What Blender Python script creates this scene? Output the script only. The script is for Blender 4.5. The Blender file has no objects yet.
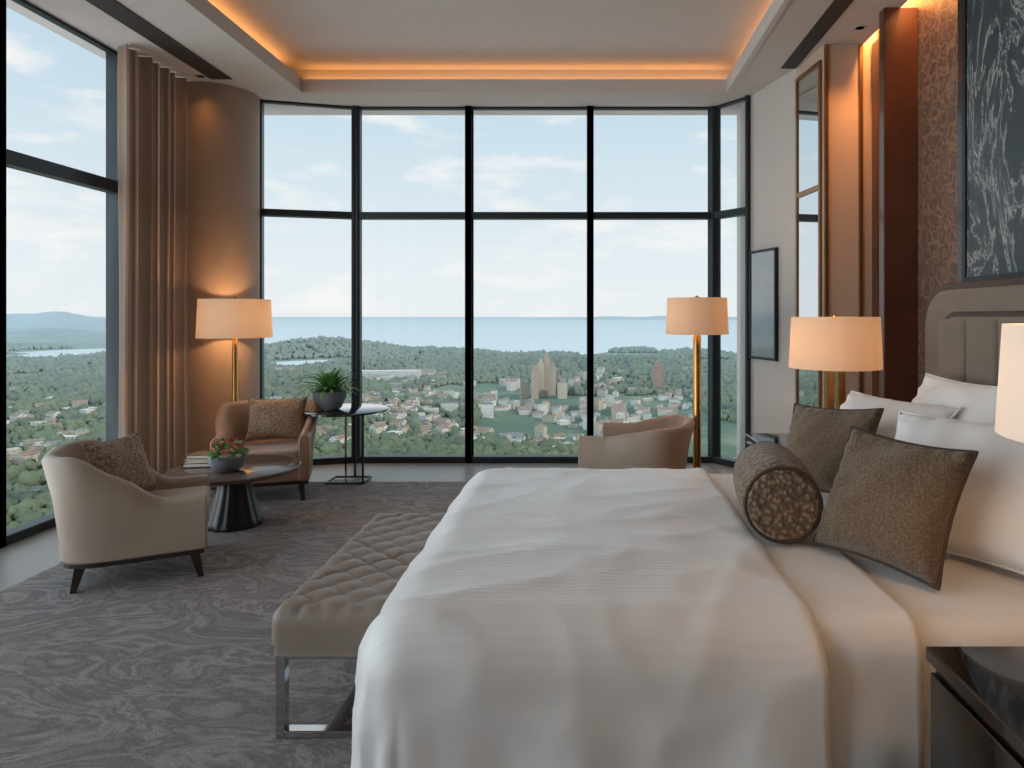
import bpy, bmesh, math, random
import numpy as np
from mathutils import Vector, Matrix, noise
random.seed(4); rng=np.random.default_rng(7)
D=bpy.data; COL=bpy.context.scene.collection
def c(r,g,b):
    f=lambda v:(v/255/12.92) if v/255<=0.04045 else ((v/255+0.055)/1.055)**2.4
    return (f(r),f(g),f(b),1)
# ---------------------------------------------------------------- materials
def base(name):
    m=D.materials.new(name); m.use_nodes=True
    nt=m.node_tree; b=nt.nodes["Principled BSDF"]; return m,nt,b
def N(nt,t,**k):
    n=nt.nodes.new(t)
    for a,v in k.items():
        if a in n.inputs.keys(): n.inputs[a].default_value=v
        else: setattr(n,a,v)
    return n
def mat(name,col,rough=.5,metal=0,var=.08,scale=8,bump=0,bscale=60,sheen=0,coat=0,spec=.5):
    m,nt,b=base(name); L=nt.links
    tc=N(nt,'ShaderNodeTexCoord')
    n=N(nt,'ShaderNodeTexNoise',Scale=scale,Detail=4.0); L.new(tc.outputs['Object'],n.inputs['Vector'])
    r=N(nt,'ShaderNodeValToRGB'); r.color_ramp.elements[0].position=.3; r.color_ramp.elements[1].position=.7
    r.color_ramp.elements[0].color=tuple(max(0,v*(1-var)) for v in col[:3])+(1,)
    r.color_ramp.elements[1].color=tuple(min(1,v*(1+var)) for v in col[:3])+(1,)
    L.new(n.outputs['Fac'],r.inputs['Fac']); L.new(r.outputs['Color'],b.inputs['Base Color'])
    b.inputs['Roughness'].default_value=rough; b.inputs['Metallic'].default_value=metal
    b.inputs['Sheen Weight'].default_value=sheen; b.inputs['Coat Weight'].default_value=coat
    b.inputs['Specular IOR Level'].default_value=spec
    if bump:
        n2=N(nt,'ShaderNodeTexNoise',Scale=bscale,Detail=3.0); L.new(tc.outputs['Object'],n2.inputs['Vector'])
        bp=N(nt,'ShaderNodeBump',Strength=bump,Distance=.01); L.new(n2.outputs['Fac'],bp.inputs['Height']); L.new(bp.outputs['Normal'],b.inputs['Normal'])
    return m
M={}
M['wall']=mat('cream_wall_paint',c(190,171,152),.6,var=.02)
M['white']=mat('white_wall_paint',c(190,186,182),.7,var=.02)
M['ceil']=mat('ceiling_paint',c(190,186,182),.8,var=.015)
M['column']=mat('column_plaster',c(164,144,128),.6,var=.03)
M['floor']=mat('stone_floor',c(152,145,138),.35,var=.06,scale=3)
M['frame']=mat('dark_aluminium',c(38,46,52),.4,.4,var=.05)
M['walnut']=mat('walnut_panel',c(80,47,32),.3,var=.25,scale=3,coat=.3)
M['darkwood']=mat('dark_wood',c(38,26,22),.3,var=.2,scale=6,coat=.3)
M['black']=mat('black_lacquer',c(20,18,18),.08,var=.1,coat=.8)
M['pedestal']=mat('dark_cast_metal',c(30,28,28),.28,.3,var=.1)
M['chrome']=mat('polished_chrome',c(200,200,200),.1,1,var=.01)
M['brass']=mat('brushed_brass',c(190,145,85),.25,1,var=.05)
M['bronze']=mat('bronze_trim',c(150,112,80),.3,.8,var=.05)
M['chairfab']=mat('beige_leather',c(166,147,130),.5,var=.05,bump=.15,bscale=120)
M['chairin']=mat('taupe_fabric',c(150,126,108),.8,var=.06,bump=.3,bscale=200,sheen=.3)
M['tan']=mat('tan_leather',c(156,114,88),.4,var=.06,bump=.1,bscale=100)
M['benchfab']=mat('bench_leather',c(138,122,111),.42,var=.06,bump=.15,bscale=150)
M['headfab']=mat('headboard_fabric',c(122,109,96),.8,var=.06,bump=.3,bscale=250,sheen=.2)
M['headdark']=mat('headboard_piping',c(62,46,38),.5,var=.06)
M['pillow']=mat('white_cotton',c(236,234,232),.7,var=.015,bump=.15,bscale=14,sheen=.1)
M['pot']=mat('grey_ceramic',c(120,124,130),.5,var=.1,scale=20)
M['leaf']=mat('leaf_green',c(115,165,88),.45,var=.35,scale=14)
M['leafd']=mat('leaf_dark',c(76,116,60),.5,var=.4,scale=30)
M['flower']=mat('pink_petals',c(215,80,100),.6,var=.3,scale=60)
M['paper']=mat('book_pages',c(225,215,200),.8,var=.04,scale=100)
M['bookA']=mat('book_cover_brown',c(110,80,62),.5); M['bookB']=mat('book_cover_cream',c(200,190,175),.5); M['bookC']=mat('book_cover_dark',c(55,48,48),.5)
M['tabletop']=mat('smoked_oak_top',c(98,82,74),.22,var=.15,scale=5,coat=.4)
M['vent']=mat('vent_dark',c(45,42,42),.6)
M['pipe']=mat('cushion_piping',c(72,54,40),.6,var=.08)
def satin():
    m,nt,b=base('satin_duvet'); L=nt.links
    tc=N(nt,'ShaderNodeTexCoord')
    b.inputs['Base Color'].default_value=c(236,234,233); b.inputs['Roughness'].default_value=.36
    b.inputs['Sheen Weight'].default_value=.15
    w=N(nt,'ShaderNodeTexWave',Scale=16.0,Distortion=.6); w.bands_direction='Y'; L.new(tc.outputs['Object'],w.inputs['Vector'])
    mp=N(nt,'ShaderNodeMapping'); mp.inputs['Scale'].default_value=(1,2.0,1); mp.inputs['Rotation'].default_value=(0,0,.5); L.new(tc.outputs['Object'],mp.inputs['Vector'])
    n=N(nt,'ShaderNodeTexNoise',Scale=3.0,Detail=3.0,Distortion=.6); L.new(mp.outputs['Vector'],n.inputs['Vector'])
    b1=N(nt,'ShaderNodeBump',Strength=.08,Distance=.01); L.new(w.outputs['Fac'],b1.inputs['Height'])
    b2=N(nt,'ShaderNodeBump',Strength=.24,Distance=.025); L.new(n.outputs['Fac'],b2.inputs['Height']); L.new(b1.outputs['Normal'],b2.inputs['Normal'])
    L.new(b2.outputs['Normal'],b.inputs['Normal']); return m
M['duvet']=satin()
def carpetmat():
    m,nt,b=base('patterned_carpet'); L=nt.links
    tc=N(nt,'ShaderNodeTexCoord')
    mp=N(nt,'ShaderNodeMapping'); mp.inputs['Scale'].default_value=(1,1.9,1); mp.inputs['Rotation'].default_value=(0,0,.35); L.new(tc.outputs['Object'],mp.inputs['Vector'])
    w=N(nt,'ShaderNodeTexNoise',Scale=1.5,Detail=5.0,Roughness=.55,Distortion=3.2); L.new(mp.outputs['Vector'],w.inputs['Vector'])
    r=N(nt,'ShaderNodeValToRGB'); e=r.color_ramp.elements
    e[0].position=.28; e[0].color=c(122,112,109); e[1].position=.72; e[1].color=c(134,124,120)
    for p_,k in((.41,c(136,126,122)),(.46,c(112,103,100)),(.51,c(133,123,119)),(.56,c(151,141,137)),(.61,c(118,109,106))):
        q=e.new(p_); q.color=k
    L.new(w.outputs['Fac'],r.inputs['Fac'])
    f=N(nt,'ShaderNodeTexNoise',Scale=150.0,Detail=2.0); L.new(tc.outputs['Object'],f.inputs['Vector'])
    m2=N(nt,'ShaderNodeMix',data_type='RGBA',blend_type='OVERLAY'); m2.inputs[0].default_value=.6; L.new(r.outputs['Color'],m2.inputs[6]); L.new(f.outputs['Fac'],m2.inputs[7])
    L.new(m2.outputs[2],b.inputs['Base Color']); b.inputs['Roughness'].default_value=.95
    bp=N(nt,'ShaderNodeBump',Strength=.35,Distance=.01); L.new(w.outputs['Fac'],bp.inputs['Height']); L.new(bp.outputs['Normal'],b.inputs['Normal'])
    return m
M['carpet']=carpetmat()
def wallpaper():
    m,nt,b=base('damask_wallpaper'); L=nt.links
    tc=N(nt,'ShaderNodeTexCoord')
    v=N(nt,'ShaderNodeTexVoronoi',Scale=11.0,Randomness=.45); v.feature='DISTANCE_TO_EDGE'
    n=N(nt,'ShaderNodeTexNoise',Scale=14.0,Detail=2.0); L.new(tc.outputs['Object'],n.inputs['Vector'])
    mx=N(nt,'ShaderNodeMix',data_type='RGBA'); mx.inputs[0].default_value=.10; L.new(tc.outputs['Object'],mx.inputs[6]); L.new(n.outputs['Color'],mx.inputs[7])
    L.new(mx.outputs[2],v.inputs['Vector'])
    r=N(nt,'ShaderNodeValToRGB'); e=r.color_ramp.elements
    e[0].position=.02; e[0].color=c(136,110,92); e[1].position=.08; e[1].color=c(100,78,65)
    q=e.new(.2); q.color=c(94,73,61); q=e.new(.24); q.color=c(120,96,80)
    L.new(v.outputs['Distance'],r.inputs['Fac']); L.new(r.outputs['Color'],b.inputs['Base Color']); b.inputs['Roughness'].default_value=.5
    return m
M['wallpaper']=wallpaper()
def artmat():
    m,nt,b=base('abstract_painting'); L=nt.links
    tc=N(nt,'ShaderNodeTexCoord'); mp=N(nt,'ShaderNodeMapping'); mp.inputs['Scale'].default_value=(1,1.6,.7); mp.inputs['Rotation'].default_value=(.5,0,0)
    L.new(tc.outputs['Object'],mp.inputs['Vector'])
    n=N(nt,'ShaderNodeTexNoise',Scale=1.5,Detail=9.0,Roughness=.66,Distortion=2.4); L.new(mp.outputs['Vector'],n.inputs['Vector'])
    r=N(nt,'ShaderNodeValToRGB'); e=r.color_ramp.elements
    e[0].position=.46; e[0].color=c(46,60,68); e[1].position=.57; e[1].color=c(52,64,70)
    q=e.new(.505); q.color=c(170,174,176); q=e.new(.488); q.color=c(64,76,82); q=e.new(.518); q.color=c(74,86,92)
    L.new(n.outputs['Fac'],r.inputs['Fac']); L.new(r.outputs['Color'],b.inputs['Base Color']); b.inputs['Roughness'].default_value=.45
    return m
M['art']=artmat()
def cushmat(name,a,b_,sc=60,rough=.8,dist=.005):
    m,nt,b=base(name); L=nt.links
    tc=N(nt,'ShaderNodeTexCoord')
    v=N(nt,'ShaderNodeTexVoronoi',Scale=sc); L.new(tc.outputs['Object'],v.inputs['Vector'])
    r=N(nt,'ShaderNodeValToRGB'); e=r.color_ramp.elements; e[0].position=.15; e[0].color=a; e[1].position=.6; e[1].color=b_
    L.new(v.outputs['Distance'],r.inputs['Fac']); L.new(r.outputs['Color'],b.inputs['Base Color'])
    bp=N(nt,'ShaderNodeBump',Strength=.8,Distance=dist); bp.invert=True; L.new(v.outputs['Distance'],bp.inputs['Height']); L.new(bp.outputs['Normal'],b.inputs['Normal'])
    b.inputs['Roughness'].default_value=rough; b.inputs['Sheen Weight'].default_value=.3
    return m
M['cush']=cushmat('brown_woven_cushion',c(134,111,86),c(102,82,61),150)
M['cushgold']=cushmat('gold_pattern_cushion',c(176,140,102),c(116,88,66),80,.6)
M['bolster']=cushmat('bolster_knit',c(158,134,106),c(96,76,58),62,.85,.012)
def glassmat():
    m=D.materials.new('window_glass'); m.use_nodes=True; nt=m.node_tree; nt.nodes.clear()
    o=N(nt,'ShaderNodeOutputMaterial'); t=N(nt,'ShaderNodeBsdfTransparent'); g=N(nt,'ShaderNodeBsdfGlossy',Roughness=.02)
    t.inputs['Color'].default_value=(.97,.985,.99,1)
    x=N(nt,'ShaderNodeMixShader'); f=N(nt,'ShaderNodeFresnel',IOR=1.2)
    nt.links.new(f.outputs[0],x.inputs[0]); nt.links.new(t.outputs[0],x.inputs[1]); nt.links.new(g.outputs[0],x.inputs[2]); nt.links.new(x.outputs[0],o.inputs[0]); return m
M['glass']=glassmat()
def shade(name,col,em):
    m=D.materials.new(name); m.use_nodes=True; nt=m.node_tree; nt.nodes.clear(); L=nt.links
    o=N(nt,'ShaderNodeOutputMaterial'); d=N(nt,'ShaderNodeBsdfDiffuse'); t=N(nt,'ShaderNodeBsdfTranslucent'); x=N(nt,'ShaderNodeMixShader'); x.inputs[0].default_value=.17
    n=N(nt,'ShaderNodeTexNoise',Scale=150.0); tc=N(nt,'ShaderNodeTexCoord'); L.new(tc.outputs['Object'],n.inputs['Vector'])
    mx=N(nt,'ShaderNodeMix',data_type='RGBA'); mx.inputs[6].default_value=col; mx.inputs[7].default_value=tuple(v*.88 for v in col[:3])+(1,); L.new(n.outputs['Fac'],mx.inputs[0])
    L.new(mx.outputs[2],d.inputs['Color']); L.new(mx.outputs[2],t.inputs['Color'])
    e=N(nt,'ShaderNodeEmission',Strength=em); e.inputs['Color'].default_value=(1,.66,.42,1); a=N(nt,'ShaderNodeAddShader')
    L.new(d.outputs[0],x.inputs[1]); L.new(t.outputs[0],x.inputs[2]); L.new(x.outputs[0],a.inputs[0]); L.new(e.outputs[0],a.inputs[1]); L.new(a.outputs[0],o.inputs[0]); return m
M['shade']=shade('linen_lampshade',c(220,198,174),.05)
M['shadew']=shade('white_lampshade',c(235,230,224),.10)
M['mirror']=mat('mirror_silver',c(225,228,230),.02,1,var=.0)
M['darkpic']=mat('dark_glazed_print',c(150,156,160),.07,.35,var=.05,coat=.5)
def curtainmat():
    m,nt,b=base('taupe_curtain'); L=nt.links
    o=nt.nodes['Material Output']; t=N(nt,'ShaderNodeBsdfTranslucent'); t.inputs['Color'].default_value=c(165,138,118); x=N(nt,'ShaderNodeMixShader'); x.inputs[0].default_value=.14
    tc=N(nt,'ShaderNodeTexCoord'); n=N(nt,'ShaderNodeTexNoise',Scale=60.0,Detail=3.0); L.new(tc.outputs['Object'],n.inputs['Vector'])
    r=N(nt,'ShaderNodeValToRGB'); r.color_ramp.elements[0].color=c(134,112,96); r.color_ramp.elements[1].color=c(154,130,112); L.new(n.outputs['Fac'],r.inputs['Fac']); L.new(r.outputs['Color'],b.inputs['Base Color'])
    b.inputs['Roughness'].default_value=.8; b.inputs['Sheen Weight'].default_value=.3
    L.new(b.outputs[0],x.inputs[1]); L.new(t.outputs[0],x.inputs[2]); L.new(x.outputs[0],o.inputs[0]); return m
M['curtain']=curtainmat()
# ---------------------------------------------------------------- mesh helpers
def empty(name,loc=(0,0,0),rz=0):
    e=D.objects.new(name,None); COL.objects.link(e); e.location=loc; e.rotation_euler=(0,0,rz); e.empty_display_size=.1; return e
def obj(name,me,mats,parent=None,smooth=False):
    o=D.objects.new(name,me); COL.objects.link(o)
    for m in (mats if isinstance(mats,list) else [mats]): me.materials.append(m)
    if parent: o.parent=parent
    if smooth:
        for p in me.polygons: p.use_smooth=True
    return o
def frombm(name,bm,mats,parent=None,smooth=False):
    me=D.meshes.new(name); bm.normal_update(); bm.to_mesh(me); bm.free(); return obj(name,me,mats,parent,smooth)
def addbox(bm,x0,x1,y0,y1,z0,z1,mi=0,M4=None):
    vs=[bm.verts.new(v) for v in [(x0,y0,z0),(x1,y0,z0),(x1,y1,z0),(x0,y1,z0),(x0,y0,z1),(x1,y0,z1),(x1,y1,z1),(x0,y1,z1)]]
    if M4: 
        for v in vs: v.co=M4@v.co
    for f in [(0,3,2,1),(4,5,6,7),(0,1,5,4),(1,2,6,5),(2,3,7,6),(3,0,4,7)]:
        fa=bm.faces.new([vs[i] for i in f]); fa.material_index=mi
def boxes(name,L,m,parent=None,bev=0,seg=2,smooth=False):
    bm=bmesh.new()
    for b in L: addbox(bm,*b)
    o=frombm(name,bm,m,parent,smooth)
    if bev:
        md=o.modifiers.new('bevel','BEVEL'); md.width=bev; md.segments=seg; md.limit_method='ANGLE'
    return o
def prism(name,pts,z0,z1,m,parent=None,bev=0,seg=3,axis='z',smooth=False):
    bm=bmesh.new()
    if axis=='z': a=[bm.verts.new((x,y,z0)) for x,y in pts]; b=[bm.verts.new((x,y,z1)) for x,y in pts]
    else: a=[bm.verts.new((z0,x,y)) for x,y in pts]; b=[bm.verts.new((z1,x,y)) for x,y in pts]
    n=len(pts); bm.faces.new(a); bm.faces.new(b[::-1])
    for i in range(n): bm.faces.new([a[i],b[i],b[(i+1)%n],a[(i+1)%n]])
    bmesh.ops.recalc_face_normals(bm,faces=bm.faces)
    o=frombm(name,bm,m,parent,smooth)
    if bev:
        md=o.modifiers.new('bevel','BEVEL'); md.width=bev; md.segments=seg; md.limit_method='ANGLE'; md.angle_limit=math.radians(50)
    return o
def lathe(name,prof,m,parent=None,seg=48,loc=(0,0,0),rib=0,nr=0,smooth=True):
    bm=bmesh.new(); rings=[]
    for r,z in prof:
        ring=[]
        for i in range(seg):
            a=2*math.pi*i/seg; rr=r*(1+(rib*math.cos(nr*a) if nr else 0)); ring.append(bm.verts.new((loc[0]+rr*math.cos(a),loc[1]+rr*math.sin(a),loc[2]+z)))
        rings.append(ring)
    for a,b in zip(rings,rings[1:]):
        for i in range(seg): bm.faces.new([a[i],a[(i+1)%seg],b[(i+1)%seg],b[i]])
    if prof[0][0]>1e-4: bm.faces.new(rings[0][::-1])
    if prof[-1][0]>1e-4: bm.faces.new(rings[-1])
    bmesh.ops.remove_doubles(bm,verts=bm.verts,dist=1e-6)
    o=frombm(name,bm,m,parent,smooth)
    if smooth:
        try: o.data.set_sharp_from_angle(angle=math.radians(40))
        except Exception: pass
    return o
def tube(name,pts,r,m,parent=None):
    cu=D.curves.new(name,'CURVE'); cu.dimensions='3D'; cu.bevel_depth=r; cu.bevel_resolution=3
    s=cu.splines.new('POLY'); s.points.add(len(pts)-1)
    for p,q in zip(s.points,pts): p.co=(*q,1)
    o=D.objects.new(name,cu); COL.objects.link(o); cu.materials.append(m); o.parent=parent; return o
def pillow(name,w,h,t,m,loc,rot,parent=None,n=32,seed=0,soft=.42,pm=None,pr=.0045):
    bm=bmesh.new(); V={}
    for s in (1,-1):
        for i in range(n+1):
            for j in range(n+1):
                u=-1+2*i/n; v=-1+2*j/n
                edge=(i in(0,n) or j in(0,n))
                if s==-1 and edge: V[s,i,j]=V[1,i,j]; continue
                x=w/2*u*(1-.09*(1-v*v)); y=h/2*v*(1-.09*(1-u*u))
                k=((1-u*u)*(1-v*v)); z=s*t/2*(k**soft)*(1-.22*v)
                nz=noise.noise(Vector((x*7+seed,y*7,s*3.1)))*.022*min(1,k*4)+noise.noise(Vector((x*16+seed,y*16,s*5)))*.007*min(1,k*4)
                nz+=.006*math.sin(u*22+seed)*(1-min(1,k*3))*(k>0)*(abs(v)>.8)+.006*math.sin(v*22+seed)*(1-min(1,k*3))*(abs(u)>.8)*(k>0)
                V[s,i,j]=bm.verts.new((x,y,z+nz))
    for s in (1,-1):
        for i in range(n):
            for j in range(n):
                f=[V[s,i,j],V[s,i+1,j],V[s,i+1,j+1],V[s,i,j+1]]
                bm.faces.new(f if s==1 else f[::-1])
    o=frombm(name,bm,m,parent,True); o.location=loc; o.rotation_euler=rot
    pts=[]
    for i in range(n): pts.append((-1+2*i/n,-1))
    for i in range(n): pts.append((1,-1+2*i/n))
    for i in range(n): pts.append((1-2*i/n,1))
    for i in range(n): pts.append((-1,1-2*i/n))
    P=[(w/2*u*(1-.09*(1-v*v)),h/2*v*(1-.09*(1-u*u)),0) for u,v in pts]; P.append(P[0])
    tube('piping',P,pr,pm or m,o); return o
def lamp_light(name,loc,e,col,r=.05,parent=None):
    l=D.lights.new(name,'POINT'); l.energy=e; l.color=col; l.shadow_soft_size=r; o=D.objects.new(name,l); COL.objects.link(o); o.location=loc; o.parent=parent; return o
def area(name,loc,sx,sy,e,col,up=False,rz=0):
    l=D.lights.new(name,'AREA'); l.shape='RECTANGLE'; l.size=sx; l.size_y=sy; l.energy=e; l.color=col
    o=D.objects.new(name,l); COL.objects.link(o); o.location=loc; o.rotation_euler=(math.pi if up else 0,0,rz); return o
# ---------------------------------------------------------------- room shell
boxes('floor',[(-3.75,2.4,-2.2,6.75,-.15,0)],M['floor'])
boxes('carpet',[(-2.95,2.14,-2.0,5.72,0,.012)],M['carpet'])
boxes('ceiling',[(-3.75,2.4,-2.2,6.8,3.68,3.8),
 (-3.75,-2.55,-2.2,6.8,3.4,3.48),(1.27,2.04,-2.2,6.8,3.4,3.48),(-2.55,1.27,6.1,6.8,3.4,3.48),(-2.55,1.27,-2.2,-.5,3.4,3.48),
 (-3.75,-2.77,-2.2,6.8,3.48,3.68),(1.49,2.04,-2.2,6.8,3.48,3.68),(-2.77,1.49,6.32,6.8,3.48,3.68),(-2.77,1.49,-2.2,-.72,3.48,3.68),(2.04,2.4,5.04,6.8,3.4,3.68)],M['ceil'])
boxes('trim_1',[(-2.57,-2.53,-.48,6.08,3.39,3.51),(1.25,1.29,-.48,6.08,3.39,3.51),(-2.57,1.29,6.08,6.12,3.39,3.51),(-2.57,1.29,-.52,-.48,3.39,3.51)],M['ceil'])
boxes('ceiling_vent',[(-3.16,-2.98,1.0,5.75,3.392,3.402)]+[],M['vent'])
boxes('ceiling_vent.001',[(1.57,1.69,1.0,5.5,3.392,3.402)],M['vent'])
boxes('wall_back',[(-3.75,2.4,-2.2,-2.0,0,3.4)],M['wall'])
boxes('wall_right',[(2.15,2.35,-2.0,5.04,0,3.68)],M['wallpaper'])
prism('wall_right_angled',[(1.48,6.24),(1.70,5.5),(2.4,5.5),(2.4,6.7),(1.48,6.7)],0,3.4,M['white'])
prism('wall_right_pilaster',[(1.70,5.5),(1.755,5.04),(2.4,5.04),(2.4,5.5)],0,3.4,M['wall'])
boxes('trim_2',[(1.757,1.785,5.022,5.039,0,3.4),(2.01,2.04,5.022,5.039,0,3.4)],M['bronze'],bev=.004)
boxes('trim_3',[(1.93,2.149,4.42,4.50,.0,3.4),(2.10,2.149,4.5,5.02,0,3.4)],M['walnut'],bev=.006)
boxes('trim_4',[(2.0,2.149,1.05,3.68,.0,3.4)],M['darkwood'],bev=.006)
boxes('baseboard_right',[(2.12,2.149,-2,1.05,0,.12),(2.12,2.149,3.68,4.42,0,.12)],M['walnut'])
lathe('column',[(.35,0),(.35,3.4)],M['column'],loc=(-3.33,6.17,0),seg=96)
def window(name,p0,p1,w0=.033,w1=.033,ztr=2.36,ztop=3.4,tr=.032):
    e=empty(name,(p0[0],p0[1],0),math.atan2(p1[1]-p0[1],p1[0]-p0[0])); L=math.hypot(p1[0]-p0[0],p1[1]-p0[1])
    boxes('frame',[(-w0,w0,-.06,.06,0,ztop),(L-w1,L+w1,-.06,.06,0,ztop),(0,L,-.055,.055,0,.06),(0,L,-.03,.03,ztop-.02,ztop),(0,L,-.05,.05,ztr-tr,ztr+tr)],M['frame'],e,bev=.006)
    bm=bmesh.new(); vs=[bm.verts.new(v) for v in [(0,0,.03),(L,0,.03),(L,0,ztop-.02),(0,0,ztop-.02)]]; bm.faces.new(vs)
    frombm('glass',bm,M['glass'],e)
pts=[(-3.03,6.33),(-2.2,6.55),(-1.12,6.55),(.04,6.55),(1.23,6.55),(1.495,6.215)]
for i in range(5): window('window_%d'%(i+1),pts[i],pts[i+1],w1=.033 if i<4 else .014)
ly=[-2.0,-.3,1.2,2.7,4.12,5.2,5.97]
for i in range(6): window('window_%d'%(i+6),(-3.58,ly[i]),(-3.58,ly[i+1]),.03,.03,2.375,tr=.045)
bm=bmesh.new(); nC=240; rows=[]
for k in range(15):
    z=.02+3.37*k/14; row=[]
    for i in range(nC+1):
        t=i/nC; y=4.98+.84*t; dr=.5*math.sin(k*.5+t*4)*(1-k/14)
        ph=t*2*math.pi*7+.9*math.sin(t*9+1)+dr*.6
        amp=(.040+.014*math.sin(t*23+1))*(1-.15*math.sin(k*.4))
        x=-3.40+amp*(math.sin(ph)+.22*math.sin(2.3*ph+1))
        row.append(bm.verts.new((x-.06*max(0,t-.9)*10,y+.010*math.cos(ph*2),z)))
    rows.append(row)
for a,b in zip(rows,rows[1:]):
    for i in range(nC): bm.faces.new([a[i],a[i+1],b[i+1],b[i]])
frombm('curtain',bm,M['curtain'],None,True)
dx,dy=.055,-.46; aM=math.atan2(dy,dx)
e=empty('wall_mirror',(1.7005,5.485,0),aM)
boxes('frame',[(0,.025,-.02,-.001,.1,3.3),(.40,.425,-.02,-.001,.1,3.3),(.025,.40,-.02,-.001,.1,.13),(.025,.40,-.02,-.001,3.27,3.3),(.025,.40,-.02,-.001,2.34,2.38)],M['bronze'],e)
boxes('mirror_glass',[(.025,.40,-.010,-.002,.13,3.27)],M['mirror'],e)
dx,dy=.22,-.74
e=empty('framed_picture',(1.48+dx*.10,6.24+dy*.10,0),math.atan2(dy,dx))
boxes('frame',[(0,.43,-.035,-.004,1.02,1.042),(0,.43,-.035,-.004,1.958,1.98),(0,.022,-.035,-.004,1.042,1.958),(.408,.43,-.035,-.004,1.042,1.958)],M['frame'],e,bev=.003)
boxes('picture_panel',[(.022,.408,-.026,-.006,1.042,1.958)],M['darkpic'],e)
e=empty('wall_painting')
boxes('canvas',[(1.975,1.998,1.2,3.54,1.6,3.28)],M['art'],e)
boxes('frame',[(1.965,1.999,1.17,1.2,1.57,3.31),(1.965,1.999,3.54,3.57,1.57,3.31),(1.965,1.999,1.2,3.54,1.57,1.6),(1.965,1.999,1.2,3.54,3.28,3.31)],M['frame'],e)
# ---------------------------------------------------------------- bed
bed=empty('bed')
boxes('bed_base',[(-.40,1.68,1.66,3.02,.02,.36)],M['benchfab'],bed,bev=.02)
boxes('mattress',[(-.42,1.68,1.64,3.04,.36,.62)],M['pillow'],bed,bev=.05,seg=4)
def drape(name,x0,x1,xi0,xi1,yi0,yi1,r,ztop,hang,m,flare=.10,foldamp=.02,wr=.012,res=.018,seed=0,thick=.02,lip=0,puff=0):
    us=np.arange(x0,x1+1e-6,res); vs=np.arange(yi0-hang,yi1+hang+1e-6,res)
    bm=bmesh.new(); G=[]
    for u in us:
        row=[]
        for v in vs:
            cx=max(u,xi0) if xi0 is not None else u; cx=min(cx,xi1); cy=min(max(v,yi0),yi1)
            a,b=u-cx,v-cy; d=max(abs(a),abs(b)); ln=math.hypot(a,b)
            if ln>1e-6: nx,ny=a/ln,b/ln
            else: nx=ny=0
            q=r*math.pi/2
            if d<q: h=r*math.sin(d/r); g=r*(1-math.cos(d/r)); k=0
            else:
                k=d-q; fl=flare*(.35 if abs(nx)>.8 else 1); h=r+fl*k; g=r+k*.985
            ang=math.atan2(ny,nx)
            per=(cx*9+cy*9)+ang*4
            hh=h+ (foldamp*min(1,k/.3)*(math.sin(per*1.7+seed)+.6*math.sin(per*3.1+1.3)+ (1.2*math.cos(ang*6) if (abs(a)>1e-6 and abs(b)>1e-6) else 0)))
            p=Vector((cx+nx*hh,cy+ny*hh,ztop-g))
            w=noise.noise(Vector((u*1.5+seed,v*2.6,1)))*wr*1.0+ (1-abs(noise.noise(Vector((u*2.2+v*1.1+seed,v*4.0-u*1.5,4)))))**4*wr*.5 + noise.noise(Vector((u*7,v*7,9+seed)))*wr*.2
            w+=wr*.55*(1-abs(noise.noise(Vector((u*1.3-v*2.2,v*1.2+u*.6,seed+20)))))**9
            w+=wr*.35*(1-abs(noise.noise(Vector((u*3.1+v*3.2,v*1.6-u*2.6,seed+31)))))**12
            if d<q: p.z+=w*(1-.3*d/q)
            if puff and ln<1e-6:
                tx=min(1,max(0,(u-xi0)/.4))*min(1,max(0,(x1-u)/.35)); ty=min(1,(v-yi0)/.35)*min(1,(yi1-v)/.35)
                sm=lambda t:t*t*(3-2*t)
                p.z+=puff*sm(max(0,tx))*sm(max(0,ty))
            p.x+=nx*w; p.y+=ny*w
            if lip and u>x1-lip: p.z+=-.02*((u-(x1-lip))/lip)**2
            row.append(bm.verts.new(p))
        G.append(row)
    for i in range(len(G)-1):
        for j in range(len(G[0])-1): bm.faces.new([G[i][j],G[i+1][j],G[i+1][j+1],G[i][j+1]])
    o=frombm(name,bm,m,bed,True)
    md=o.modifiers.new('s','SOLIDIFY'); md.thickness=thick; md.offset=-1
    return o
drape('duvet',-.40-.72,.54,-.40,9,1.64,3.03,.14,.714,.72,M['duvet'],thick=.03,lip=.03,foldamp=.014,wr=.011,puff=.014)
drape('sheet',.40,1.67,None,9,1.655,3.02,.07,.672,.60,M['pillow'],seed=5,wr=.008,thick=.008,flare=.05,foldamp=.012)
drape('sheet_turndown',.50,.78,None,9,1.65,3.025,.09,.692,.64,M['pillow'],seed=9,wr=.008,thick=.01,flare=.07,foldamp=.016)
def rr(y0,y1,z0,z1,r,n=10):
    P=[(y0,z0),(y1,z0)]
    for i in range(n+1):
        a=i/n*math.pi/2; P.append((y1-r+r*math.cos(a),z1-r+r*math.sin(a)))
    for i in range(n+1):
        a=math.pi/2+i/n*math.pi/2; P.append((y0+r+r*math.cos(a),z1-r+r*math.sin(a)))
    return P
hb=empty('headboard')
prism('backing',rr(1.20,3.56,.05,1.56,.22),1.76,1.99,M['headdark'],hb,bev=.01,axis='x')
prism('border_pad',rr(1.235,3.49,.05,1.525,.19),1.725,1.765,M['headfab'],hb,bev=.02,axis='x')
prism('piping_panel',rr(1.375,3.305,.05,1.42,.12),1.712,1.755,M['headdark'],hb,bev=.01,axis='x')
prism('inner_pad',rr(1.395,3.285,.05,1.40,.11),1.70,1.75,M['headfab'],hb,bev=.02,axis='x')
y0,y1=1.40,3.28; nch=8
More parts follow.
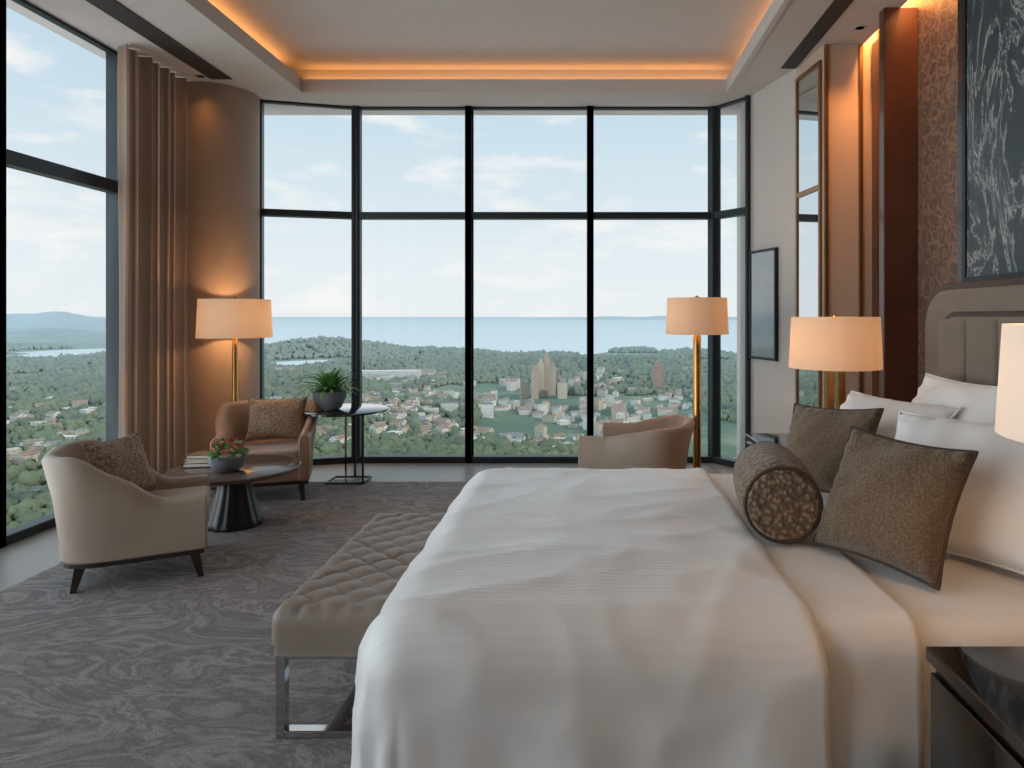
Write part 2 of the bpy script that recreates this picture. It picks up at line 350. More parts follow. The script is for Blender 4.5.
for i in range(nch):
    a=y0+(y1-y0)*i/nch+.005; b=y0+(y1-y0)*(i+1)/nch-.005
    boxes('channel_%d'%(i+1),[(1.683,1.74,a,b,.05,1.385)],M['headfab'],hb,bev=.024,seg=4,smooth=True)
R=math.radians
def lean(name,w,h,t,m,cx,cy,cz,tilt,yaw=0,roll=0,seed=0,soft=.42,pm=None,pr=.0045):
    B=Matrix(((0,0,-1,0),(-1,0,0,0),(0,1,0,0),(0,0,0,1)))
    Mx=Matrix.Rotation(yaw,4,'Z')@Matrix.Rotation(tilt,4,'Y')@B@Matrix.Rotation(roll,4,'Z')
    return pillow(name,w,h,t,m,(cx,cy,cz),Mx.to_euler(),None,seed=seed,soft=soft,pm=pm,pr=pr)
lean('pillow',.64,.42,.16,M['pillow'],1.49,2.80,.95,R(28),R(5),0,1)
lean('pillow',.66,.44,.16,M['pillow'],1.53,2.02,.95,R(24),0,0,2)
lean('pillow',.60,.42,.17,M['pillow'],1.22,2.88,.89,R(42),R(20),0,3)
lean('pillow',.58,.46,.20,M['pillow'],1.16,2.07,.885,R(32),R(32),R(3),4)
lean('throw_cushion',.38,.37,.15,M['cush'],.955,2.71,.872,R(30),R(40),R(3),6,.36,M['pipe'],.006)
lean('throw_cushion',.37,.38,.17,M['cush'],.875,1.96,.872,R(28),R(40),R(-4),7,.36,M['pipe'],.006)
bo=empty('bolster_cushion',(.625,2.27,.828),R(82))
prof=[(0,-.22),(.05,-.222),(.10,-.217),(.118,-.195),(.124,-.14),(.126,0),(.124,.14),(.118,.195),(.10,.217),(.05,.222),(0,.22)]
o=lathe('bolster_body',prof,M['bolster'],bo,seg=40); o.rotation_euler=(0,math.pi/2,0)
for s in(-1,1):
    o=lathe('button',[(0,0),(.012,.0),(.014,.006),(0,.012)],M['cush'],bo,seg=16); o.rotation_euler=(0,s*math.pi/2,0); o.location=(s*.218,0,0)
    tube('end_piping',[(s*.205,.112*math.cos(a*math.pi/20),.112*math.sin(a*math.pi/20)) for a in range(41)],.006,M['pipe'],bo)
# ---------------------------------------------------------------- bench
be=empty('tufted_bench',(-.835,2.77,0))
W,Lh=.195,.56; r=.035; bm=bmesh.new(); ns=.0125
def benchz(x,y):
    p=.14; a=math.pi*(x+y)/p; b=math.pi*(x-y)/p
    return .020*((abs(math.sin(a))*abs(math.sin(b)))**.35)
ext=.16; uu=np.arange(-W-ext,W+ext+1e-6,ns); vv=np.arange(-Lh-ext,Lh+ext+1e-6,ns); G=[]
for u in uu:
    row=[]
    for v in vv:
        cx=min(max(u,-W+r),W-r); cy=min(max(v,-Lh+r),Lh-r); a,b=u-cx,v-cy; d=max(abs(a),abs(b)); ln=math.hypot(a,b)
        nx,ny=(a/ln,b/ln) if ln>1e-6 else (0,0); q=r*math.pi/2
        if d<q: h=r*math.sin(d/r); g=r*(1-math.cos(d/r))
        else: h=r; g=r+(d-q)
        z=.435-min(g,.135)
        if d<q: z+=benchz(cx,cy)*(1-d/q)
        row.append(bm.verts.new((cx+nx*h,cy+ny*h,z)))
    G.append(row)
for i in range(len(G)-1):
    for j in range(len(G[0])-1): bm.faces.new([G[i][j],G[i+1][j],G[i+1][j+1],G[i][j+1]])
frombm('seat_cushion',bm,M['benchfab'],be,True)
boxes('seat_base',[(-W+.004,W-.004,-Lh+.004,Lh-.004,.295,.33)],M['benchfab'],be)
for s in(-1,1):
    yy=s*(Lh-.05)
    boxes('leg_frame_%d'%(1 if s<0 else 2),[(-W+.01,-W+.04,yy-.02,yy+.02,.012,.297),(W-.04,W-.01,yy-.02,yy+.02,.012,.297),(-W+.04,W-.04,yy-.02,yy+.02,.012,.037),(-W+.04,W-.04,yy-.02,yy+.02,.272,.297)],M['chrome'],be,bev=.003)
boxes('stretcher',[(-.02,.02,-Lh+.07,Lh-.07,.012,.034)],M['chrome'],be,bev=.003)
# ---------------------------------------------------------------- armchairs (local facing +X)
def armchair(loc,rz,mo,mi,hb_=.68,ha=.47,ws=1):
    e=empty('armchair',loc,rz)
    n=56; bm=bmesh.new()
    hw,bk,fr=.35*ws,.34,.33
    sec=[]
    for i in range(n+1):
        t=-1+2*i/n
        L1=.42
        if abs(t)>1-L1:
            k=(abs(t)-(1-L1))/L1; x=-.02+k*(fr+.02); y=hw; nx,ny=0,1
        else:
            a=abs(t)/(1-L1)*math.pi/2; ee=.62
            x=-.02-(bk-.02)*abs(math.cos(a))**ee; y=hw*abs(math.sin(a))**ee
            nx,ny=-math.cos(a),math.sin(a)
        sg=1 if t>=0 else -1
        f=max(0,min(1,(.78-abs(t))/.42)); f=f*f*(3-2*f)
        top=ha+(hb_-ha)*f
        th=.075; rec=.07*f
        sec.append((x,y*sg,nx,ny*sg,top,th,rec))
    rows=[]
    for (x,y,nx,ny,top,th,rec) in sec:
        zb=.15; ring=[]
        outer=[(0,zb),(0,.25),(rec*.4,.25+(top-.25)*.5),(rec,top-.03)]
        for o_,z in outer: ring.append((x+nx*o_,y+ny*o_,z))
        ring.append((x+nx*(rec-.015),y+ny*(rec-.015),top-.004)); ring.append((x+nx*(rec-th*.5),y+ny*(rec-th*.5),top+.004)); ring.append((x+nx*(rec-th+.015),y+ny*(rec-th+.015),top-.006))
        for o_,z in outer[::-1]: ring.append((x+nx*(o_-th),y+ny*(o_-th),z))
        rows.append([bm.verts.new(p) for p in ring])
    m=len(rows[0])
    for a,b in zip(rows,rows[1:]):
        for j in range(m):
            f=bm.faces.new([a[j],b[j],b[(j+1)%m],a[(j+1)%m]]); f.material_index=1 if j>=5 and j<m-1 else 0
    bm.faces.new(rows[0]); bm.faces.new(rows[-1][::-1])
    bmesh.ops.recalc_face_normals(bm,faces=bm.faces)
    o=frombm('shell',bm,[mo,mi],e,True); o.data.set_sharp_from_angle(angle=math.radians(60))
    md=o.modifiers.new('b','BEVEL'); md.width=.012; md.segments=3; md.limit_method='ANGLE'; md.angle_limit=math.radians(60)
    def U(s,xf):
        P=[(xf,-(hw-.05)*s)]
        for i in range(17):
            a=-math.pi/2+math.pi*i/16; P.append((-.02-(bk-.04)*s*abs(math.cos(a))**.62,(hw-.05)*s*(1 if a>0 else -1)*abs(math.sin(a))**.62))
        P.append((xf,(hw-.05)*s)); return P
    prism('seat_base',U(1,.315),.15,.26,mo,e,bev=.01)
    prism('seat_cushion',U(.93,.335),.255,.385,mi,e,bev=.03,seg=4,smooth=False)
    prism('base_rail',[(x*1.05,y*1.16) for x,y in U(1,.30)],.125,.152,M['darkwood'],e,bev=.004)
    k=0
    for lx,ly_ in((.27,.29*ws),(.27,-.29*ws),(-.23,.24*ws),(-.23,-.24*ws)):
        k+=1; bm=bmesh.new(); sx=1 if lx>0 else -1; sy=1 if ly_>0 else -1
        a=[bm.verts.new((lx+p*.024,ly_+q*.024,.13)) for p,q in((-1,-1),(1,-1),(1,1),(-1,1))]
        b=[bm.verts.new((lx+.03*sx+p*.013,ly_+.015*sy+q*.013,0)) for p,q in((-1,-1),(1,-1),(1,1),(-1,1))]
        bm.faces.new(a); bm.faces.new(b[::-1])
        for i in range(4): bm.faces.new([a[i],b[i],b[(i+1)%4],a[(i+1)%4]])
        bmesh.ops.recalc_face_normals(bm,faces=bm.faces)
        frombm('leg_%d'%k,bm,M['darkwood'],e)
    return e
armchair((-2.44,3.73,.012),R(28),M['chairfab'],M['chairin'],ws=.82,ha=.435,hb_=.69)
armchair((-2.50,5.34,.012),R(-72),M['tan'],M['chairin'],ha=.50,hb_=.69,ws=.95)
armchair((.36,4.92,.012),R(163),M['chairfab'],M['chairin'],ha=.56,hb_=.64)
def standcush(loc,yaw,tilt,w=.40,h=.36,seed=0):
    B=Matrix(((0,0,1,0),(1,0,0,0),(0,1,0,0),(0,0,0,1)))
    Mx=Matrix.Rotation(yaw,4,'Z')@Matrix.Rotation(-tilt,4,'Y')@B
    pillow('accent_cushion',w,h,.13,M['cushgold'],loc,Mx.to_euler(),seed=seed)
standcush((-2.53,3.72,.575),R(-8),R(22),.36,.34,3)
standcush((-2.46,5.43,.58),R(-78),R(18),.44,.34,8)
# ---------------------------------------------------------------- coffee table
ct=empty('coffee_table',(-2.34,4.55,.012))
lathe('table_top',[(0,.345),(.37,.345),(.397,.352),(.405,.362),(.405,.378),(.397,.384),(0,.384)],M['tabletop'],ct,seg=96)
lathe('pedestal',[(0,0),(.175,0),(.178,.015),(.16,.05),(.132,.14),(.11,.22),(.10,.28),(.11,.335),(.13,.346),(0,.346)],M['pedestal'],ct,seg=120,rib=.02,nr=14)
bk=empty('book_stack',(-2.56,4.61,.397),R(8))
z=0
for i,(w,d,h,m) in enumerate([(.24,.18,.028,'bookC'),(.22,.17,.026,'bookB'),(.20,.155,.024,'bookA')]):
    a=R([0,6,-5][i])
    b_=boxes('cover_%d'%(i+1),[(-w/2,w/2,-d/2,d/2,z,z+.004),(-w/2,w/2,-d/2,d/2,z+h-.004,z+h),(-w/2,-w/2+.004,-d/2,d/2,z+.004,z+h-.004)],M[m],bk); b_.rotation_euler=(0,0,a)
    b_=boxes('pages_%d'%(i+1),[(-w/2+.004,w/2-.006,-d/2+.006,d/2-.006,z+.004,z+h-.004)],M['paper'],bk); b_.rotation_euler=(0,0,a)
    z+=h
fp=empty('flower_pot',(-2.32,4.42,.397))
lathe('pot',[(0,0),(.05,0),(.085,.02),(.11,.06),(.115,.10),(.107,.107),(.10,.09),(0,.088)],M['pot'],fp,seg=48)
bm=bmesh.new(); 
for i in range(280):
    a=random.random()*6.283; rr_=.115*math.sqrt(random.random()); zz=.09+.09*(1-(rr_/.115)**2)+random.random()*.03
    p=Vector((rr_*math.cos(a),rr_*math.sin(a),zz)); fl=i%4==0
    q=Matrix.Translation(p)@Matrix.Rotation(random.random()*6.28,4,'Z')@Matrix.Rotation(random.uniform(-.9,.9),4,'X')@Matrix.Rotation(random.uniform(-.9,.9),4,'Y')
    if fl:
        for k in range(5):
            m_=q@Matrix.Translation((0,0,.012))@Matrix.Rotation(k*1.257,4,'Z'); vs=[bm.verts.new(m_@Vector(v)) for v in((0,0,0),(.008,.007,.004),(.017,0,.007),(.008,-.007,.004))]; f=bm.faces.new(vs); f.material_index=1
    else:
        vs=[bm.verts.new(q@Vector(v)) for v in((0,0,0),(.014,.011,.003),(.036,0,-.002),(.014,-.011,.003))]; bm.faces.new(vs)
frombm('foliage',bm,[M['leaf'],M['flower']],fp)
# ---------------------------------------------------------------- side table
st=empty('side_table',(-2.04,5.75,.012),0)
lathe('table_top',[(0,.585),(.35,.585),(.365,.591),(.365,.603),(.358,.607),(0,.607)],M['black'],st,seg=96)
boxes('leg_frame_1',[(.19,.205,-.12,-.105,0,.585),(.05,.065,.105,.12,0,.585),(-.10,.205,-.12,-.105,0,.015),(-.10,.065,.105,.12,0,.015),(-.115,-.10,-.12,.12,0,.015),(.19,.205,-.105,.105,0,.015),(.065,.19,.105,.12,0,.015),(.05,.205,-.12,-.105,.57,.585),(.05,.065,-.105,.105,.57,.585)],M['frame'],st)
boxes('leg_frame_2',[(.05,.065,-.12,-.105,0.015,.57)],M['chrome'],st)
pp=empty('potted_plant',(-2.14,5.70,.6195))
lathe('pot',[(0,0),(.075,0),(.095,.02),(.13,.10),(.14,.155),(.13,.16),(.12,.145),(0,.14)],M['pot'],pp,seg=48)
bm=bmesh.new()
for i in range(90):
    az=i*2.399; el=R(18+68*(i/90)); Ln=random.uniform(.20,.27)*(1 if i<60 else .9); w=random.uniform(.014,.022); nS=7; prev=None
    for k in range(nS+1):
        t=k/nS; e_=el-.5*t*t*(1-.5*i/90); r_=Ln*t*math.cos(e_)+.02; zz=.14+Ln*t*math.sin(e_)
        ww=w*math.sin(math.pi*min(1,(t*.85+.15)))**.7 if k<nS else .0008
        cx,cy=r_*math.cos(az),r_*math.sin(az); px,py=-math.sin(az),math.cos(az)
        tr=(bm.verts.new((cx+px*ww,cy+py*ww,zz+.004)),bm.verts.new((cx,cy,zz)),bm.verts.new((cx-px*ww,cy-py*ww,zz+.004)))
        if prev:
            for j in(0,1):
                f=bm.faces.new([prev[j],tr[j],tr[j+1],prev[j+1]]); f.material_index=1 if i%3==0 else 0
        prev=tr
frombm('leaves',bm,[M['leaf'],M['leafd']],pp,True)
# ---------------------------------------------------------------- lamps
WARM=(1,.58,.28)
def shademesh(r,h0,h1,m,e,k=.95):
    bm=bmesh.new(); seg=64
    A=[bm.verts.new((r*math.cos(2*math.pi*i/seg),r*math.sin(2*math.pi*i/seg),h0)) for i in range(seg)]
    B=[bm.verts.new((r*k*math.cos(2*math.pi*i/seg),r*k*math.sin(2*math.pi*i/seg),h1)) for i in range(seg)]
    for i in range(seg): bm.faces.new([A[i],A[(i+1)%seg],B[(i+1)%seg],B[i]])
    frombm('lampshade',bm,m,e,True)
    boxes('spider',[(-r*k,r*k,-.003,.003,h1-.03,h1-.025),(-.003,.003,-r*k,r*k,h1-.03,h1-.025)],M['brass'],e)
def floorlamp(x,y,h_top,h_bot,r,pr,en):
    e=empty('floor_lamp',(x,y,.012))
    lathe('base',[(0,0),(.13,0),(.135,.008),(.13,.02),(pr*1.6,.026),(pr,.04),(0,.04)],M['brass'],e)
    lathe('pole',[(pr,.03),(pr,h_bot-.02),(pr*.5,h_bot+.02),(pr*.5,h_top-.03),(pr*.8,h_top+.005),(0,h_top+.02)],M['brass'],e,seg=24)
    shademesh(r,h_bot,h_top,M['shade'],e)
    lamp_light('bulb',(.0,.06,(h_top+h_bot)/2),en,WARM,.04,e)
floorlamp(-2.90,5.64,1.525,1.21,.285,.022,11)
floorlamp(.845,5.2,1.525,1.25,.238,.03,6)
def tablelamp(x,y,z0,h_top,h_bot,r,m,en):
    e=empty('table_lamp',(x,y,z0)); ht=h_top-z0; hb=h_bot-z0
    boxes('base',[(-.08,.08,-.06,.06,0,.02)],M['brass'],e,bev=.003)
    boxes('stem',[(-.05,-.012,-.02,.02,.02,hb+.02),(.012,.05,-.02,.02,.02,hb+.02),(-.012,.012,-.012,.012,hb-.02,hb+.02)],M['brass'],e,bev=.003)
    lathe('rod',[(.006,hb),(.006,ht),(.012,ht+.005),(0,ht+.02)],M['brass'],e,seg=16)
    shademesh(r,hb,ht,m,e)
    lamp_light('bulb',(0,.05,(ht+hb)/2),en,WARM,.04,e)
def nightstand(x0,x1,y0,y1,h):
    e=empty('nightstand')
    boxes('top',[(x0,x1,y0,y1,h-.03,h)],M['black'],e,bev=.004)
    boxes('body',[(x0+.015,x1,y0+.01,y1-.01,.06,h-.032)],M['black'],e,bev=.004)
    boxes('plinth',[(x0+.05,x1-.02,y0+.04,y1-.04,.012,.06)],M['darkwood'],e)
    hh=(h-.12)/2
    for i in range(2):
        boxes('drawer_%d'%(i+1),[(x0,x0+.02,y0+.02,y1-.02,.075+i*(hh+.01),.065+hh+i*(hh+.01))],M['black'],e,bev=.003)
nightstand(.95,1.68,3.5,4.08,.70)
tablelamp(1.32,3.62,.702,1.395,1.125,.235,M['shade'],7.5)
nightstand(.72,1.60,.80,1.45,.70)
tablelamp(.992,1.20,.702,1.385,1.18,.235,M['shadew'],3.8)
# ---------------------------------------------------------------- cove, wall-wash & added fill lights
ORG=(1,.41,.125)
area('cove_light',(-2.73,2.8,3.56),.04,6.6,8.5,ORG,True)
area('cove_light',(1.45,2.8,3.56),.04,6.6,8.5,ORG,True)
area('cove_light',(-.64,6.28,3.55),3.9,.04,4,ORG,True)
area('cove_light',(-.64,-.68,3.55),3.9,.04,3,ORG,True)
area('wall_wash_light',(2.095,4.75,3.6),.06,.45,11,(1,.38,.10))
area('wall_wash_light',(2.095,4.05,3.6),.06,.6,12,(1,.44,.15))
area('wall_wash_light',(2.095,0,3.6),.06,2.0,6,(1,.42,.12))
def spot(loc,e,ang,col=(1,.88,.76),tgt=None):
    h=empty('accent_fill_spot',loc)
    lathe('ring',[(.030,0),(.045,-.004),(.045,0)],M['ceil'],h,seg=24)
    l=D.lights.new('lamp','SPOT'); l.energy=e; l.color=col; l.spot_size=R(ang); l.spot_blend=1; l.shadow_soft_size=.08
    o=D.objects.new('lamp',l); COL.objects.link(o); o.parent=h; o.location=(0,0,-.01)
    if tgt: o.rotation_euler=(Vector(tgt)-Vector(loc)).to_track_quat('-Z','Y').to_euler()
for x in(-1.7,.5):
    for y in(.6,2.6,4.8): spot((x,y,3.678),6,120)  # tray spots added as ambient fill to lighten the bed
spot((1.90,4.74,3.399),50,80,(1,.38,.10),(1.9,5.04,1.9))
spot((-3.22,5.70,3.399),6,110,(1,.42,.12))
# ---------------------------------------------------------------- outside world
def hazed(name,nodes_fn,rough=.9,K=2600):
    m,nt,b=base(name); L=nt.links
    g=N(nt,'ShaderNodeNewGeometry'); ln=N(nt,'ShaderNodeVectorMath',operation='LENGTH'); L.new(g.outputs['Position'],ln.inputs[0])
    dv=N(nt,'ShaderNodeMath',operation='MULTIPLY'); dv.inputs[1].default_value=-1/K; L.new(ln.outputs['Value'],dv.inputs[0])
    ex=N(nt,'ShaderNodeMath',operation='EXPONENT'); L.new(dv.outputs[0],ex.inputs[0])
    mx=N(nt,'ShaderNodeMix',data_type='RGBA'); L.new(ex.outputs[0],mx.inputs[0]); mx.inputs[6].default_value=(.38,.46,.50,1)  # aerial haze painted into the base colour, growing with distance
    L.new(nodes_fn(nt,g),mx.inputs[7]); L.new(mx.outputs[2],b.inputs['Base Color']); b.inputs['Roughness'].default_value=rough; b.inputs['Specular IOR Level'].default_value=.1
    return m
def f_land(nt,g):
    L=nt.links; n=N(nt,'ShaderNodeTexNoise',Scale=.009,Detail=8.0,Roughness=.7); L.new(g.outputs['Position'],n.inputs['Vector'])
    r=N(nt,'ShaderNodeValToRGB'); e=r.color_ramp.elements; e[0].position=.3; e[0].color=(.03,.06,.02,1); e[1].position=.75; e[1].color=(.32,.30,.22,1)
    q=e.new(.5); q.color=(.06,.10,.035,1); q=e.new(.58); q.color=(.16,.19,.09,1); L.new(n.outputs['Fac'],r.inputs['Fac']); return r.outputs['Color']
def f_tree(nt,g):
    L=nt.links; n=N(nt,'ShaderNodeTexNoise',Scale=.03,Detail=7.0,Roughness=.75); L.new(g.outputs['Position'],n.inputs['Vector'])
    r=N(nt,'ShaderNodeValToRGB'); e=r.color_ramp.elements; e[0].position=.33; e[0].color=(.018,.036,.012,1); e[1].position=.70; e[1].color=(.15,.17,.06,1); L.new(n.outputs['Fac'],r.inputs['Fac']); return r.outputs['Color']
def f_const(col):
    def f(nt,g):
        L=nt.links
        n=N(nt,'ShaderNodeTexBrick'); n.inputs['Scale'].default_value=.22; n.inputs['Color1'].default_value=col; n.inputs['Color2'].default_value=tuple(v*.8 for v in col[:3])+(1,)
        n.inputs['Mortar'].default_value=tuple(v*.4 for v in col[:3])+(1,); n.inputs['Mortar Size'].default_value=.035
        mp=N(nt,'ShaderNodeMapping'); mp.inputs['Rotation'].default_value=(math.pi/2,0,0); L.new(g.outputs['Position'],mp.inputs['Vector']); L.new(mp.outputs['Vector'],n.inputs['Vector'])
        return n.outputs['Color']
    return f
def f_sea(nt,g):
    n=N(nt,'ShaderNodeTexNoise',Scale=.0009,Detail=3.0); nt.links.new(g.outputs['Position'],n.inputs['Vector'])
    r=N(nt,'ShaderNodeValToRGB'); e=r.color_ramp.elements; e[0].color=(.50,.55,.56,1); e[1].color=(.60,.64,.64,1); nt.links.new(n.outputs['Fac'],r.inputs['Fac']); return r.outputs['Color']
GZ=-78.6
def sst(a,b,x): t=np.clip((x-a)/(b-a),0,1); return t*t*(3-2*t)
def terr(x,y):
    x=np.asarray(x,float); y=np.asarray(y,float); ra=x/np.maximum(y,1)
    h=6*np.sin(x/150+1.3)*np.cos(y/190)+5*np.sin(x/83+y/120)+2.5*np.sin(x/41-y/57+2)
    far=sst(800,1400,y); h=h+far*(-5+4*np.sin(x/260+.5)*np.sin(y/310)+3*np.sin(x/60+y/90))
    h=h+34*np.exp(-(((x+600)/115)**2+((y-1480)/150)**2))+8*np.exp(-(((x+790)/200)**2+((y-1550)/160)**2))
    h=h+5*np.exp(-(((x+330)/150)**2+((y-1400)/130)**2))
    h=h+16*np.exp(-(((x+330)/80)**2+((y-1010)/60)**2))+12*np.exp(-(((x-70)/110)**2+((y-980)/60)**2))
    coast=1500+80*np.sin(x/330)+50*np.sin(x/90); s=sst(0,200,y-coast)*sst(-.72,-.60,ra)
    lf=1-sst(-.80,-.64,ra); ridge=lf*sst(3500,6500,y)*(70+25*np.sin(x/900)+18*np.sin(x/370+y/800)); ridge2=lf*sst(1500,2600,y)*(14+12*np.sin(x/350+1))
    return GZ+(h+3)*(1-s)-14*s+ridge+ridge2
na,ny=320,300; aa=np.linspace(-2.2,1.1,na); yy=np.geomspace(110,30000,ny)
X=np.outer(yy,aa); Y=np.outer(yy,np.ones(na)); Z=terr(X,Y)
V=np.stack([X,Y,Z],-1).reshape(-1,3); idx=np.arange(na*ny).reshape(ny,na)
F=np.stack([idx[:-1,:-1],idx[:-1,1:],idx[1:,1:],idx[1:,:-1]],-1).reshape(-1,4)
def npmesh(name,V,F,mats,mi=None,smooth=True):
    me=D.meshes.new(name); me.vertices.add(len(V)); me.vertices.foreach_set('co',V.astype(np.float32).ravel())
    k=F.shape[1]; me.loops.add(F.size); me.loops.foreach_set('vertex_index',F.astype(np.int32).ravel()); me.polygons.add(len(F)); me.polygons.foreach_set('loop_start',np.arange(0,F.size,k,dtype=np.int32))
    me.polygons.foreach_set('loop_total',np.full(len(F),k,dtype=np.int32))
    for m in mats: me.materials.append(m)
    if mi is not None: me.polygons.foreach_set('material_index',mi.astype(np.int32))
    me.polygons.foreach_set('use_smooth',np.full(len(F),smooth)); me.update(calc_edges=True); me.validate()
    o=D.objects.new(name,me); COL.objects.link(o); return o
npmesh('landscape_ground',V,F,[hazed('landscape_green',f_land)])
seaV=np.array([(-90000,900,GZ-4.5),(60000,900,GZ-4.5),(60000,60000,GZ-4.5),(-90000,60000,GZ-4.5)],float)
npmesh('sea',seaV,np.array([[0,1,2,3]]),[hazed('sea_water',f_sea,.8,K=14000)],smooth=False)
hx=np.linspace(-1500,9000,120); hz=GZ+np.clip(115*np.sin((hx+1500)/10500*math.pi)**.6*(.55+.25*np.sin(hx/700)+.2*np.sin(hx/260)),0,None)
hv=[];
for x_,z_ in zip(hx,hz): hv+= [(x_,15800,GZ-6),(x_,16600,z_),(x_,17600,GZ-6)]
hv=np.array(hv,float); hf=[]
for i in range(119):
    for j in(0,1): hf.append([i*3+j,(i+1)*3+j,(i+1)*3+j+1,i*3+j+1])
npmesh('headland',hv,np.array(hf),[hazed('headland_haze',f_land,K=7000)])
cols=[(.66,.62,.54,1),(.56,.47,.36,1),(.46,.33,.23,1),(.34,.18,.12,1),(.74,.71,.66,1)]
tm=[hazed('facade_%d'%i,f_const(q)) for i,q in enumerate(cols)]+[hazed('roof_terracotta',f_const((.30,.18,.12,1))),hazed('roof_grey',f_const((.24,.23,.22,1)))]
BV=[];BF=[];BM=[]
def bld(x,y,w,d,h,rot,mi,roof,gable):
    z=float(terr(x,y))-1; ca,sa=math.cos(rot),math.sin(rot); n=len(BV)
    P=[(-w/2,-d/2),(w/2,-d/2),(w/2,d/2),(-w/2,d/2)]
    for zz in(z,z+h):
        for p,q in P: BV.append((x+p*ca-q*sa,y+p*sa+q*ca,zz))
    for f in[(0,1,5,4),(1,2,6,5),(2,3,7,6),(3,0,4,7)]: BF.append([n+i for i in f]); BM.append(mi)
    if gable:
        for p,q in((-w/2,0),(w/2,0)): BV.append((x+p*ca-q*sa,y+p*sa+q*ca,z+h+d*.3))
        BF.append([n+4,n+5,n+9,n+8]);BM.append(roof);BF.append([n+6,n+7,n+8,n+9]);BM.append(roof)
        BF.append([n+5,n+6,n+9,n+9]);BM.append(mi);BF.append([n+7,n+4,n+8,n+8]);BM.append(mi)
    else: BF.append([n+4,n+5,n+6,n+7]);BM.append(roof)
placed=[]
def cluster(ra,yc,sr,sy,n,hs=(3,6),ws=(5,11)):
    k=0; n=int(n*.72)
    for _ in range(n*4):
        if k>=n: break
        y=random.gauss(yc,sy); x=random.gauss(ra,sr)*y
        if y<300 or any(abs(x-a)<10 and abs(y-b)<11 for a,b in placed): continue
        if math.sin(x/37)+math.sin(y/29+x/60)<-.5: continue
        placed.append((x,y)); k+=1
        w=random.uniform(*ws); h=random.uniform(*hs); fl=random.random()<.35; rt=random.uniform(-.6,1.4)
        bld(x,y,w,random.uniform(5,8),h,rt,random.choice([0,0,1,1,2,4,4]),random.choice([5,6,5,5]) if not fl else random.choice([4,6,1]),not fl)
        if random.random()<.5: bld(x+w*.45,y+4,w*.6,5,h*random.uniform(.6,1.3),rt,random.choice([0,1,4,2]),random.choice([5,6]),True)
cluster(-.12,510,.07,65,80); cluster(-.22,490,.07,60,60); cluster(-.06,600,.05,60,70,(4,12)); cluster(.02,520,.06,65,44); cluster(.10,620,.05,60,34)
cluster(-.20,700,.08,60,40); cluster(-.30,850,.05,60,26,(4,7),(10,22)); cluster(-.04,740,.05,60,40,(5,12)); cluster(-.73,430,.06,60,46); cluster(-.85,600,.08,80,40); cluster(-.33,560,.05,60,24); cluster(.17,900,.04,80,14)
for (ra,y,w,h,mi) in [(-.075,690,7,30,2),(-.066,701,6,36,1),(-.058,705,7,41,2),(-.049,712,6,30,1),(-.046,720,6,24,3),(-.09,700,9,18,2),(-.035,690,9,17,1),(.105,730,9,27,3),(-.145,560,10,12,4),(-.20,560,14,9,0),(.0,640,10,12,0)]:
    bld(ra*y,y,w,w,h,.2,mi,6,False); placed.append((ra*y,y))
    if h>20: bld(ra*y,y,w*.5,w*.5,h+4,.2,mi,5,True)
bld(-.29*840,840,78,18,14,.05,4,4,False); bld(-.25*880,880,50,16,10,.1,4,5,True); bld(-.31*780,780,40,14,9,.0,4,6,False)
for a,b in((-.29,840),(-.26,840),(-.32,840),(-.31,780),(-.28,780),(-.25,880)): placed.append((a*b,b-8))
bm=bmesh.new(); vs=[bm.verts.new(v) for v in BV]
for f,mi in zip(BF,BM):
    ff=[]; [ff.append(i) for i in f if i not in ff]
    fa=bm.faces.new([vs[i] for i in ff]); fa.material_index=mi
frombm('town_buildings',bm,tm)
def ico(s):
    bm=bmesh.new(); bmesh.ops.create_icosphere(bm,subdivisions=s,radius=1); v=np.array([p.co[:] for p in bm.verts]); bm.verts.index_update(); f=np.array([[q.index for q in p.verts] for p in bm.faces]); bm.free(); return v,f
iv2,if2=ico(2); iv1,if1=ico(1)
PB=np.array(placed); TV=[];TF=[];TN=[0]
def scatter(y0,y1,n,iv,fi,rmin,rmax):
    y=np.sqrt(rng.uniform(y0**2,y1**2,n)); ra=rng.uniform(-1.2,.45,n); x=ra*y
    mask=np.sin(x/61+1)*np.sin(y/73)+.6*np.sin(x/27+y/35)+rng.normal(0,.45,n)
    dens=np.zeros(n); near=np.full(n,1e9)
    for a,b in PB:
        d2=(x-a)**2+(y-b)**2; dens+=d2<40**2; near=np.minimum(near,d2)
    keep=(near>7**2)&((mask>-1.1)|(y>1000))&(rng.uniform(0,1,n)>dens*.018)&(terr(x,y)>GZ-2)
    x,y=x[keep],y[keep]; k=len(x); r=rng.uniform(rmin,rmax,k)*(.75+.5*rng.random(k)); sc=np.stack([r,r,r*rng.uniform(.8,1.35,k)],-1)
    pos=np.stack([x,y,terr(x,y)+r*.5],-1)
    V=(iv[None]*(1+rng.normal(0,.18,(k,len(iv),1))))*sc[:,None]+pos[:,None]; F=fi[None]+(np.arange(k)*len(iv))[:,None,None]+TN[0]
    TV.append(V.reshape(-1,3)); TF.append(F.reshape(-1,3)); TN[0]+=k*len(iv)
scatter(230,620,16000,iv2,if2,1.6,3.6)
scatter(600,1100,36000,iv1,if1,2.4,4.7)
scatter(1050,1750,36000,iv1,if1,3.4,5.6)
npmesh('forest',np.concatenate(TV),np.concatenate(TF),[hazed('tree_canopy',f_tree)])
s=D.lights.new('sun','SUN'); s.energy=2.4; s.angle=.02; s.color=(1,.91,.78); so=D.objects.new('sun',s); COL.objects.link(so)
so.rotation_euler=Vector((-.85,.30,-.45)).to_track_quat('-Z','Y').to_euler()
w=D.worlds.new('sky'); bpy.context.scene.world=w; w.use_nodes=True; nt=w.node_tree; L=nt.links; bg=nt.nodes['Background']
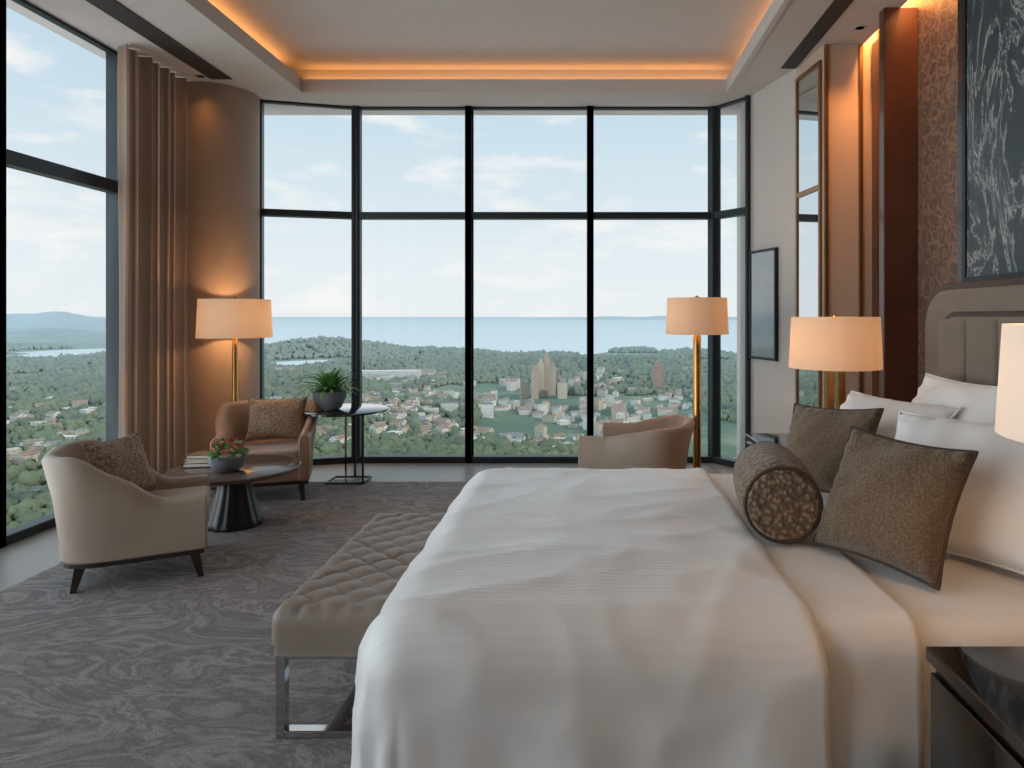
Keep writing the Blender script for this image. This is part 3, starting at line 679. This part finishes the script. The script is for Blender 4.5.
tc=N(nt,'ShaderNodeTexCoord'); sp=N(nt,'ShaderNodeSeparateXYZ'); L.new(tc.outputs['Generated'],sp.inputs[0])
r=N(nt,'ShaderNodeValToRGB'); e=r.color_ramp.elements; e[0].position=0; e[0].color=c(229,234,236); e[1].position=.7; e[1].color=c(160,194,216); q=e.new(.08); q.color=c(224,232,236); q=e.new(.28); q.color=c(196,217,229)
L.new(sp.outputs['Z'],r.inputs['Fac'])
mp=N(nt,'ShaderNodeMapping'); mp.inputs['Scale'].default_value=(1,1,3.2); mp.inputs['Location'].default_value=(.3,.1,.2); L.new(tc.outputs['Generated'],mp.inputs['Vector'])
cn=N(nt,'ShaderNodeTexNoise',Scale=7.0,Detail=8.0,Roughness=.58,Distortion=.2); L.new(mp.outputs['Vector'],cn.inputs['Vector'])
cr=N(nt,'ShaderNodeValToRGB'); cr.color_ramp.elements[0].position=.50; cr.color_ramp.elements[1].position=.68; L.new(cn.outputs['Fac'],cr.inputs['Fac'])
mx=N(nt,'ShaderNodeMix',data_type='RGBA'); L.new(cr.outputs['Color'],mx.inputs[0]); L.new(r.outputs['Color'],mx.inputs[6]); mx.inputs[7].default_value=(.88,.87,.86,1)
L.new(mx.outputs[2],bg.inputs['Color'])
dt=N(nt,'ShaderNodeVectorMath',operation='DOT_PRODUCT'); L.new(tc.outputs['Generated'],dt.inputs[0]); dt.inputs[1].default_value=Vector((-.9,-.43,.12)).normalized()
mr=N(nt,'ShaderNodeMapRange'); mr.interpolation_type='SMOOTHSTEP'; L.new(dt.outputs['Value'],mr.inputs['Value']); mr.inputs['From Min'].default_value=.38; mr.inputs['From Max'].default_value=.85; mr.inputs['To Min'].default_value=1; mr.inputs['To Max'].default_value=3.4  # out-of-view left side of the sky brightened as added fill for the bed
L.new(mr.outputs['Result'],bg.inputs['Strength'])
sc=bpy.context.scene; sc.view_settings.view_transform='Standard'; sc.view_settings.look='None'; sc.view_settings.exposure=.12
# ---------------------------------------------------------------- camera
cam=D.cameras.new('camera'); co=D.objects.new('camera',cam); COL.objects.link(co); co.location=(0,0,1.4); co.rotation_euler=(math.pi/2,0,0)
cam.sensor_width=36; cam.lens=24; cam.shift_x=-.0723; cam.shift_y=-.0664; cam.clip_start=.05; cam.clip_end=120000
sc.camera=co
